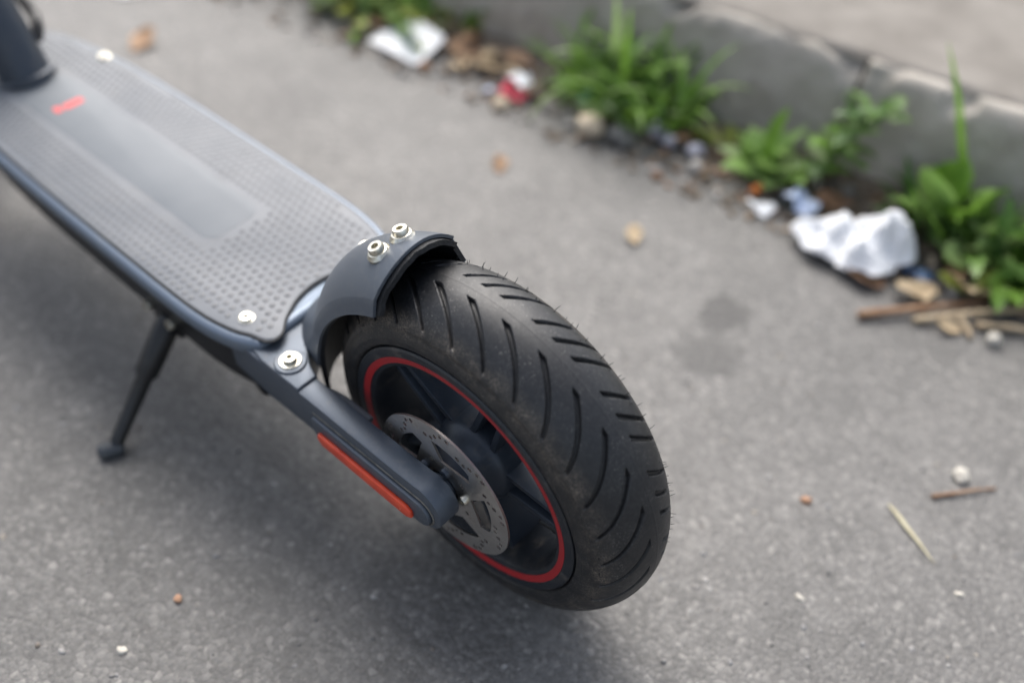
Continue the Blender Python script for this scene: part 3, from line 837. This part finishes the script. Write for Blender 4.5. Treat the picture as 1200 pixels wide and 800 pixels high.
# far pale weed mass at the top of the view
p = plant('weed', (.715, -.525, .004), 'yellow-green low weed farthest along the kerb, at the top edge beyond the white paper', 'weed', GL)
tuft(p, 70, .085, (.45, .9), ['g_yel', 'g_pale', 'g_mid'], 1, 'broad', (15, 75), (.7, 1.2))
p = plant('weed', (.850, -.520, .002), 'thin pale weed leftmost on the gutter edge, nearly out of view', 'weed', GL)
tuft(p, 22, .045, (.25, .5), ['g_pale', 'g_yel'], 2, 'broad', (10, 60), (.6, 1.0))
p = plant('grass_tuft', (.640, -.590, .004), 'dark green tuft against the kerb just behind the flat white paper', 'grass', GL)
tuft(p, 50, .045, (.5, 1.0), ['g_mid', 'g_dark', 'g_yel'], 3, 'broad', (20, 80), (.6, 1.0))
# the big clump
p = plant('grass_clump', (.325, -.575, .006), 'big dense green grass clump with long blades against the kerb', 'grass', GL)
tuft(p, 150, .062, (.55, 1.35), ['g_dark', 'g_mid', 'g_mid', 'g_deep'], 4, 'grass', (25, 88), (.9, 1.9))
tuft(p, 60, .066, (.6, 1.2), ['g_mid', 'g_pale', 'g_dark'], 5, 'broad', (5, 60), (.5, .9))
leaf(p, 'grass', 3, 'g_pale', R(215), R(80), 1.15, 2.4, (-.075, .0, 0))
leaf(p, 'grass', 0, 'g_pale', R(100), R(75), 1.6, 2.4, (.02, -.01, 0), .5)
leaf(p, 'grass', 1, 'g_dark', R(250), R(62), 1.9, 1.6, (-.02, -.01, 0), .3)
leaf(p, 'grass', 0, 'g_mid', R(120), R(70), 1.8, 1.6, (-.0, .01, 0), .1)
p = plant('weed', (.131, -.572, .004), 'small bright broad-leaved weed with one upright leaf, between the big grass clump and the tissue', 'weed', GL)
tuft(p, 24, .024, (.55, 1.05), ['g_mid', 'g_round', 'g_pale'], 6, 'broad', (15, 75), (.8, 1.4))
leaf(p, 'broad', 0, 'g_mid', R(160), R(86), 1.25, 1.25, (.004, 0, 0), 1.2)
leaf(p, 'broad', 1, 'g_round', R(70), R(38), 1.0, 1.1)
leaf(p, 'broad', 1, 'g_pale', R(20), R(35), .85, 1.1)
p = plant('weed', (.083, -.600, .004), 'tall stalk of crowded toothed leaves leaning right against the dark kerb face', 'weed', GL)
bm = bmesh.new(); stem = bez([(0, 0, -.005), (-.008, -.006, .035), (-.024, -.012, .072), (-.050, -.015, .108)], 6)
tube_bm(bm, stem, [.0022*(1-.6*i/len(stem)) for i in range(len(stem))], 8); link('stem', bm_mesh(bm, 'stem'), M['g_dark'], p)
r = random.Random(9)
for k in range(30):
    q = stem[int((.15+.85*k/30)*(len(stem)-1))]
    leaf(p, 'toothed', r.randrange(3), r.choice(['g_dark', 'g_mid', 'g_pale', 'g_deep']), R(k*137.5+r.uniform(-15, 15)), R(r.uniform(5, 60)), r.uniform(.38, .68), r.uniform(.7, 1.1), tuple(q), r.uniform(-.3, .3))
p = plant('weed', (-.046, -.612, .004), 'leafy weed with rounded soft-green leaves right behind the crumpled white tissue', 'weed', GL)
for k, (az, el, ln, mt) in enumerate(((60, 32, 1.0, 'g_round'), (100, 45, 1.15, 'g_round'), (20, 30, .8, 'g_pale'), (150, 42, 1.0, 'g_mid'), (200, 55, 1.0, 'g_round'), (300, 60, .9, 'g_dark'), (240, 70, 1.1, 'g_mid'), (80, 65, 1.25, 'g_round'), (130, 20, .9, 'g_pale'), (170, 25, .9, 'g_round'), (45, 70, 1.1, 'g_mid'))):
    leaf(p, 'round', k, mt, R(az), R(el+12), ln*1.35, ln*1.15, (0.004*math.cos(k), .004*math.sin(k), .004))
tuft(p, 30, .035, (.6, 1.15), ['g_dark', 'g_mid', 'g_deep'], 12, 'toothed', (20, 75), (.5, .9))
p = plant('tall_grass', (-.078, -.628, .004), 'single tall bright grass blade standing up past the kerb edge', 'grass', GL)
leaf(p, 'grass', 0, 'g_mid', R(5), R(70), 2.15, 1.9, (0, 0, 0), 1.2)
leaf(p, 'grass', 1, 'g_dark', R(330), R(75), .8, 1.4, (.004, .0, 0), .4)
p = plant('weed', (-.118, -.600, .004), 'tangled toothed green weed at the right edge above the twigs', 'weed', GL)
tuft(p, 64, .038, (.6, 1.35), ['g_dark', 'g_mid', 'g_pale', 'g_deep'], 14, 'toothed', (10, 85), (.6, 1.1))
tuft(p, 8, .04, (.9, 1.3), ['g_pale', 'g_round'], 31, 'round', (25, 70), (.8, 1.1))
tuft(p, 16, .03, (.5, 1.0), ['g_mid', 'g_dark'], 15, 'grass', (40, 85), (.8, 1.3))
p = plant('weed', (-.195, -.615, .004), 'dense dark green weed cut off by the right edge of the view', 'weed', GL)
tuft(p, 66, .050, (.7, 1.5), ['g_dark', 'g_deep', 'g_mid'], 16, 'toothed', (10, 80), (.5, .95))
tuft(p, 18, .03, (.6, 1.1), ['g_mid', 'g_dark'], 17, 'grass', (40, 85), (.9, 1.4))
p = plant('weed', (-.118, -.545, .003), 'withered yellow seedling with spread leaves just above the twigs', 'weed', GL)
for k, (az, el, ln) in enumerate(((60, 50, .75), (170, 40, .7), (110, 62, .6), (20, 30, .5), (240, 50, .6))): leaf(p, 'broad', k, 'dead_t' if k < 3 else 'g_yel', R(az), R(el), ln, .8)
p = plant('weed', (.215, -.585, .004), 'low sparse seedling in the soil right of the big grass clump', 'weed', GL)
tuft(p, 12, .02, (.3, .6), ['g_mid', 'g_yel'], 19, 'broad', (15, 60), (.5, .9))

# ------------------------------------------------------------------ litter and stones
def single(name, me, mt, loc, label, cat, rz=0, group=None, smooth=True):
    o = link(name, me, mt, None, smooth, label, cat, group); o.location = loc; o.rotation_euler = (0, 0, rz); return o
def crumpled_sheet(outline_fn, n, h, seed, fr=30, thick=.0004):
    """a sheet over a polar outline, creased; top and bottom skins"""
    v = []; f = []; nr, na = n, n*3
    for s in (0, 1):
        for i in range(nr+1):
            for j in range(na):
                a = 2*math.pi*j/na; q = i/nr*outline_fn(a); x, y = q*math.cos(a), q*math.sin(a)
                w_ = Vector((x*fr, y*fr, seed))
                z = h*(abs(noise.noise(w_))*1.2 + .6*abs(noise.noise(w_*2.1))) + .0006
                v.append((x, y, z + (0 if s == 0 else -thick)))
    m_ = (nr+1)*na
    for s in (0, 1):
        for i in range(nr):
            for j in range(na):
                a = s*m_+i*na+j; b = s*m_+i*na+(j+1) % na; c = b+na; d_ = a+na
                f.append((a, d_, c, b) if s == 0 else (a, b, c, d_))
    for j in range(na):
        a = nr*na+j; b = nr*na+(j+1) % na; f.append((a, a+m_, b+m_, b))
    return mesh('sheet', v, f)
def polyfn(pts):
    """polar radius of a convex-ish polygon given in metres about its centre"""
    def fn(a):
        dx, dy = math.cos(a), math.sin(a); best = .001
        for i in range(len(pts)):
            (x1, y1), (x2, y2) = pts[i], pts[(i+1) % len(pts)]
            den = dx*(y2-y1)-dy*(x2-x1)
            if abs(den) < 1e-9: continue
            t = (x1*(y2-y1)-y1*(x2-x1))/den; s = (x1*dy-y1*dx)/den
            if t > 0 and -.001 <= s <= 1.001: best = max(best, t)
        return best
    return fn
single('paper', crumpled_sheet(polyfn([(.046, .030), (.035, -.046), (-.032, -.036), (-.046, .028)]), 14, .0022, 2, 14), M['paper'], (.606, -.486, .0095), 'flat clean white sheet of paper lying on the asphalt near the far weeds', 'paper').rotation_euler = (-.17, 0, 0)
# crumpled tissue: thin folded sheets with sharp creases
def crushed(bm, c, rad, dome, seed, n=30):
    rows = []
    for i in range(n+1):
        row = []
        for j in range(n*2):
            a_ = 2*math.pi*j/(n*2); t = i/n
            ro = rad*(1+.28*noise.noise(Vector((math.cos(a_)*1.3, math.sin(a_)*1.3, seed))))*t
            x, y = ro*math.cos(a_), ro*math.sin(a_)
            q = Vector((x*38+seed*5, y*38, 0)); q = q + Vector((noise.noise(q*.8), noise.noise(q*.8+Vector((9, 0, 0))), 0))*.8
            d4 = noise.voronoi(q)[0]; cr = min(.9, d4[1]-d4[0])
            q2 = q*2.3; d5 = noise.voronoi(q2)[0]; cr2 = min(.8, d5[1]-d5[0])
            z = dome*(1-t**1.7)*(.80+.9*noise.noise(Vector((x*30, y*30, seed)))) - .026*cr*(1-.5*t)*min(1, dome/.03) - .006*cr2 + .016
            k = noise.noise_vector(Vector((x*60, y*60, seed+3)))*.005
            row.append(bm.verts.new((c[0]+x+k.x, c[1]+y+k.y, max(.0006, z))))
            if i == 0: break
        rows.append(row)
    m_ = n*2; fs = []
    for j in range(m_): fs.append(bm.faces.new((rows[0][0], rows[1][j], rows[1][(j+1) % m_])))
    for i in range(1, n):
        for j in range(m_): fs.append(bm.faces.new((rows[i][j], rows[i+1][j], rows[i+1][(j+1) % m_], rows[i][(j+1) % m_])))
bm = bmesh.new()
crushed(bm, (-.036, -.014, 0), .040, .056, 1); crushed(bm, (.006, .008, 0), .036, .028, 2, 26); crushed(bm, (-.036, .010, 0), .036, .024, 3, 26)
bmesh.ops.recalc_face_normals(bm, faces=bm.faces)
bmesh.ops.solidify(bm, geom=list(bm.faces), thickness=.0004)
single('tissue', bm_mesh(bm, 'tissue'), M['paper'], (.012, -.522, .0), 'crumpled white paper tissue in front of the round-leaved weed', 'tissue', smooth=False).scale = (.93, .93, .93)
# red and white wrapper
bm = bmesh.new()
me = crumpled_sheet(polyfn([(.020, .012), (.016, -.014), (-.017, -.012), (-.019, .013)]), 10, .018, 5, 45); 
o = single('wrapper', me, M['redfoil'], (.434, -.498, .002), 'small crushed red and white wrapper left of the big grass clump', 'wrapper')
me2 = crumpled_sheet(polyfn([(.015, .010), (.012, -.011), (-.014, -.010), (-.014, .010)]), 10, .012, 6, 60); me2.transform(Matrix.Translation((.002, -.008, .013)))
link('white_side', me2, M['paper'], o)
single('plastic_scrap', crumpled_sheet(polyfn([(.010, .007), (.008, -.008), (-.009, -.007)]), 8, .008, 7, 60), M['ltblue'], (.456, -.478, .002), 'tiny pale blue plastic scrap touching the red wrapper', 'scrap')
bm = bmesh.new(); lathe_dir(bm, [(.0085, 0), (.0095, .001), (.0095, .009), (.0085, .0105), (.007, .0105), (.0068, .009)], (0, 0, 0), (.2, .5, .7), 24)
single('bottle_cap', bm_mesh(bm, 'bottle_cap'), M['teal'], (.352, -.535, .018), 'dark teal plastic cap caught in the big grass clump', 'cap')
def stone(loc, s, seed, mt, label, cat='stone', name='stone', group='loose stones by the kerb'):
    bm = bmesh.new(); pebble_geo(bm, (0, 0, 0), s, seed, 3)
    o = single(name, bm_mesh(bm, name), M[mt], (loc[0], loc[1], s[2]*.75+(loc[2] if len(loc) > 2 else 0)), label, cat, 0, group); return o
stone((.318, -.497, .002), (.015, .012, .014), 1, 'stoneb', 'pale beige stone at the foot of the big grass clump')
stone((.284, -.512, .002), (.017, .013, .010), 2, 'stoned', 'dark grey stone right beside the pale beige stone')
stone((.262, -.548, .006), (.010, .008, .009), 3, 'stonel', 'first lilac-grey stone from the dark stone, right of the grass clump')
stone((.240, -.545, .004), (.008, .008, .007), 4, 'stonel', 'middle of the three lilac-grey stones right of the grass clump')
stone((.208, -.552, .004), (.010, .008, .007), 5, 'stonel', 'rightmost lilac-grey stone, near the small bright weed')
stone((-.215, -.320), (.0075, .0055, .0040), 6, 'stonew', 'rounded white pebble alone on the open asphalt at right', 'pebble', 'pebble', None)
stone((-.147, -.548, .003), (.008, .006, .006), 7, 'stonew', 'whitish pebble under the weeds just above the bleached twig')
stone((-.166, -.497), (.007, .006, .006), 8, 'stonew', 'whitish pebble just below the bleached twig')
stone((.125, .175), (.0032, .0024, .002), 9, 'stoneo', 'tiny orange crumb of stone on the asphalt at lower left', 'pebble', 'pebble', None)
stone((-.138, -.210), (.0038, .003, .0024), 10, 'stoneo', 'tiny orange pebble on the asphalt right of the tyre', 'pebble', 'pebble', None)
stone((.43, -.470), (.010, .009, .006), 12, 'stoneb', 'small buff stone just in front of the red wrapper')
rw = random.Random(21)
for k, (x, y, s, lb) in enumerate((( .083, .262, .0042, 'white stone chip set in the asphalt near the bottom left edge'), (-.02, .19, .004, 'white stone chip on the asphalt left of the bottom centre'), (.118, .222, .0030, 'small white chip on the asphalt at lower left, below the orange crumb'), (-.262, -.215, .0026, 'small white chip on the asphalt at the far right, below the straw'), (-.18, -.13, .0026, 'small white chip on the asphalt right of the tyre foot'))):
    stone((x, y, -s*.35), (s*1.2, s*.9, s*.6), 30+k, 'stonew', lb, 'pebble', 'pebble', None)
# cigarette end: cork filter and white paper
bm = bmesh.new(); tube_bm(bm, [(0, 0, .004), (.012, .004, .0042)], .0048, 14); 
o = single('cigarette_end', bm_mesh(bm, 'cigarette_end'), M['orange'], (.118, -.543, .004), 'orange cork cigarette end in front of the small bright weed', 'cigarette', 1.2)
single('paper_scrap', crumpled_sheet(polyfn([(.016, .008), (.006, -.012), (-.014, -.008), (-.012, .011)]), 8, .012, 8, 60), M['paper'], (.098, -.516, .002), 'small white paper scrap next to the orange cigarette end', 'scrap')
single('film_scrap', crumpled_sheet(polyfn([(.021, .012), (.012, -.020), (-.017, -.016), (-.018, .013)]), 10, .022, 9, 45), M['ltblue'], (.068, -.545, .003), 'crinkled pale blue film scrap left of the crumpled tissue', 'scrap')
single('plastic_scrap', crumpled_sheet(polyfn([(.022, .009), (.018, -.010), (-.020, -.010), (-.020, .008)]), 10, .010, 10, 45), M['blue'], (-.066, -.532, .003), 'dark blue plastic scrap below right of the crumpled tissue', 'scrap')
single('paper_scrap', crumpled_sheet(polyfn([(.015, .008), (.012, -.010), (-.014, -.010)]), 8, .004, 11, 45), M['paper'], (.965, -.300, .001), 'white scrap at the top edge behind the scooter deck', 'scrap')
# twigs
def twig(name, pts, r, mt, label, cat='twig', group=None):
    bm = bmesh.new(); P = bez(pts, 5); r_ = random.Random(len(label))
    tube_bm(bm, P, [r*(1-.55*i/len(P))*r_.uniform(.85, 1.15) for i in range(len(P))], 8)
    return single(name, bm_mesh(bm, name), M[mt], (0, 0, 0), label, cat, 0, group)
twig('bark_strip', [(-.060, -.436, .005), (-.085, -.468, .007), (-.110, -.503, .007), (-.140, -.545, .006)], .0042, 'twig', 'dark brown bark stick lying along the gutter edge below the weeds', 'stick')
twig('twig', [(-.100, -.468, .004), (-.128, -.500, .009), (-.155, -.535, .010), (-.21, -.60, .010)], .0038, 'wood', 'long bleached twig crossing to the right edge of the view')
twig('twig', [(-.128, -.498, .007), (-.140, -.494, .005), (-.149, -.485, .003)], .0038, 'wood', 'short stub of bleached wood pointing down from the long twig')
twig('twig', [(-.145, -.505, .004), (-.175, -.525, .007), (-.215, -.545, .005)], .0036, 'wood', 'thin bleached twig below the long twig at the right edge')
twig('twig', [(-.207, -.284, .0022), (-.219, -.300, .0024), (-.229, -.314, .003), (-.240, -.329, .0015)], .0016, 'twig', 'small brown twig on the asphalt below the white pebble')
bm = bmesh.new()
st = blade(.058, .0042, .05, 'grass', .35, 8, 3)
single('straw', st, M['straw'], (-.186, -.252, .0018), 'pale dry straw blade lying on the open asphalt at right', 'straw', math.atan2(.023, -.046))
# dead leaves
def dead(loc, s, mt, seed, rz, label):
    r = random.Random(seed)
    me = blade(.05*s, .030*s, -.6, 'broad', .5, 10, seed); me.transform(Matrix.Translation((-.025*s, 0, .001)))
    for v in me.vertices: v.co.z = max(.0006, v.co.z + noise.noise(v.co*60+Vector((seed, 0, 0)))*.004)
    o = single('dead_leaf', me, M[mt], loc, label, 'leaf', rz, 'dead leaves'); return o
dead((.835, -.250, .001), 1.0, 'dead_o', 1, -.9, 'brown-orange dead leaf behind the far edge of the scooter deck')
dead((.344, -.376, .001), .55, 'dead_o', 2, -.8, 'orange-tan dead leaf alone on the asphalt between deck and grass clump')
dead((.163, -.382, .001), .55, 'dead_t', 3, -.7, 'pale tan dead leaf on the asphalt above the tyre')
dead((.545, -.525, .004), 1.0, 'dead_o', 4, .4, 'orange dead leaf right beside the flat white paper')
dead((.510, -.540, .006), .9, 'dead_t', 5, 1.4, 'tan dead leaf second from the flat white paper, by the kerb')
dead((.525, -.500, .003), .8, 'dead_t', 6, 2.4, 'tan dead leaf nearest the road, between white paper and red wrapper')
dead((.480, -.555, .008), .9, 'dead_o', 7, .2, 'orange dead leaf in the soil behind the red wrapper')
dead((.590, -.560, .006), .9, 'dead_t', 8, 1.0, 'tan dead leaf under the dark tuft behind the white paper')
dead((.500, -.515, .006), .8, 'dead_t', 21, 3.0, 'pale tan dead leaf in the middle of the leaves between paper and wrapper')
dead((.555, -.550, .010), 1.0, 'dead_o', 22, 1.9, 'pinkish tan dead leaf against the kerb behind the leaves by the paper')
dead((.470, -.525, .008), .7, 'dead_t', 23, .9, 'buff dead leaf touching the back of the red wrapper')
dead((.675, -.500, .003), .8, 'dead_o', 9, 2.0, 'pinkish brown dead leaf at the road side of the far weed')
dead((-.083, -.505, .003), .95, 'dead_t', 10, .9, 'broad tan dead leaf between the blue scrap and the bark stick')
dead((-.035, -.488, .003), .9, 'dead_b', 11, .2, 'brown dead leaf under the front of the crumpled tissue')
dead((-.098, -.560, .008), .9, 'dead_o', 12, 1.8, 'orange-brown dead leaf under the tangled weed, left of the withered seedling')
dead((-.165, -.560, .006), .8, 'dead_o', 13, .5, 'orange dead leaf under the weeds at the right edge')
dead((.045, -.570, .010), .9, 'dead_b', 14, .8, 'dark brown dead leaf in the shade behind the pale blue film')
dead((.225, -.560, .008), .7, 'dead_o', 15, 1.2, 'small orange dead leaf behind the three lilac-grey stones')
dead((-.128, -.482, .002), .5, 'dead_t', 16, .6, 'small tan chip of leaf just below the bark stick')
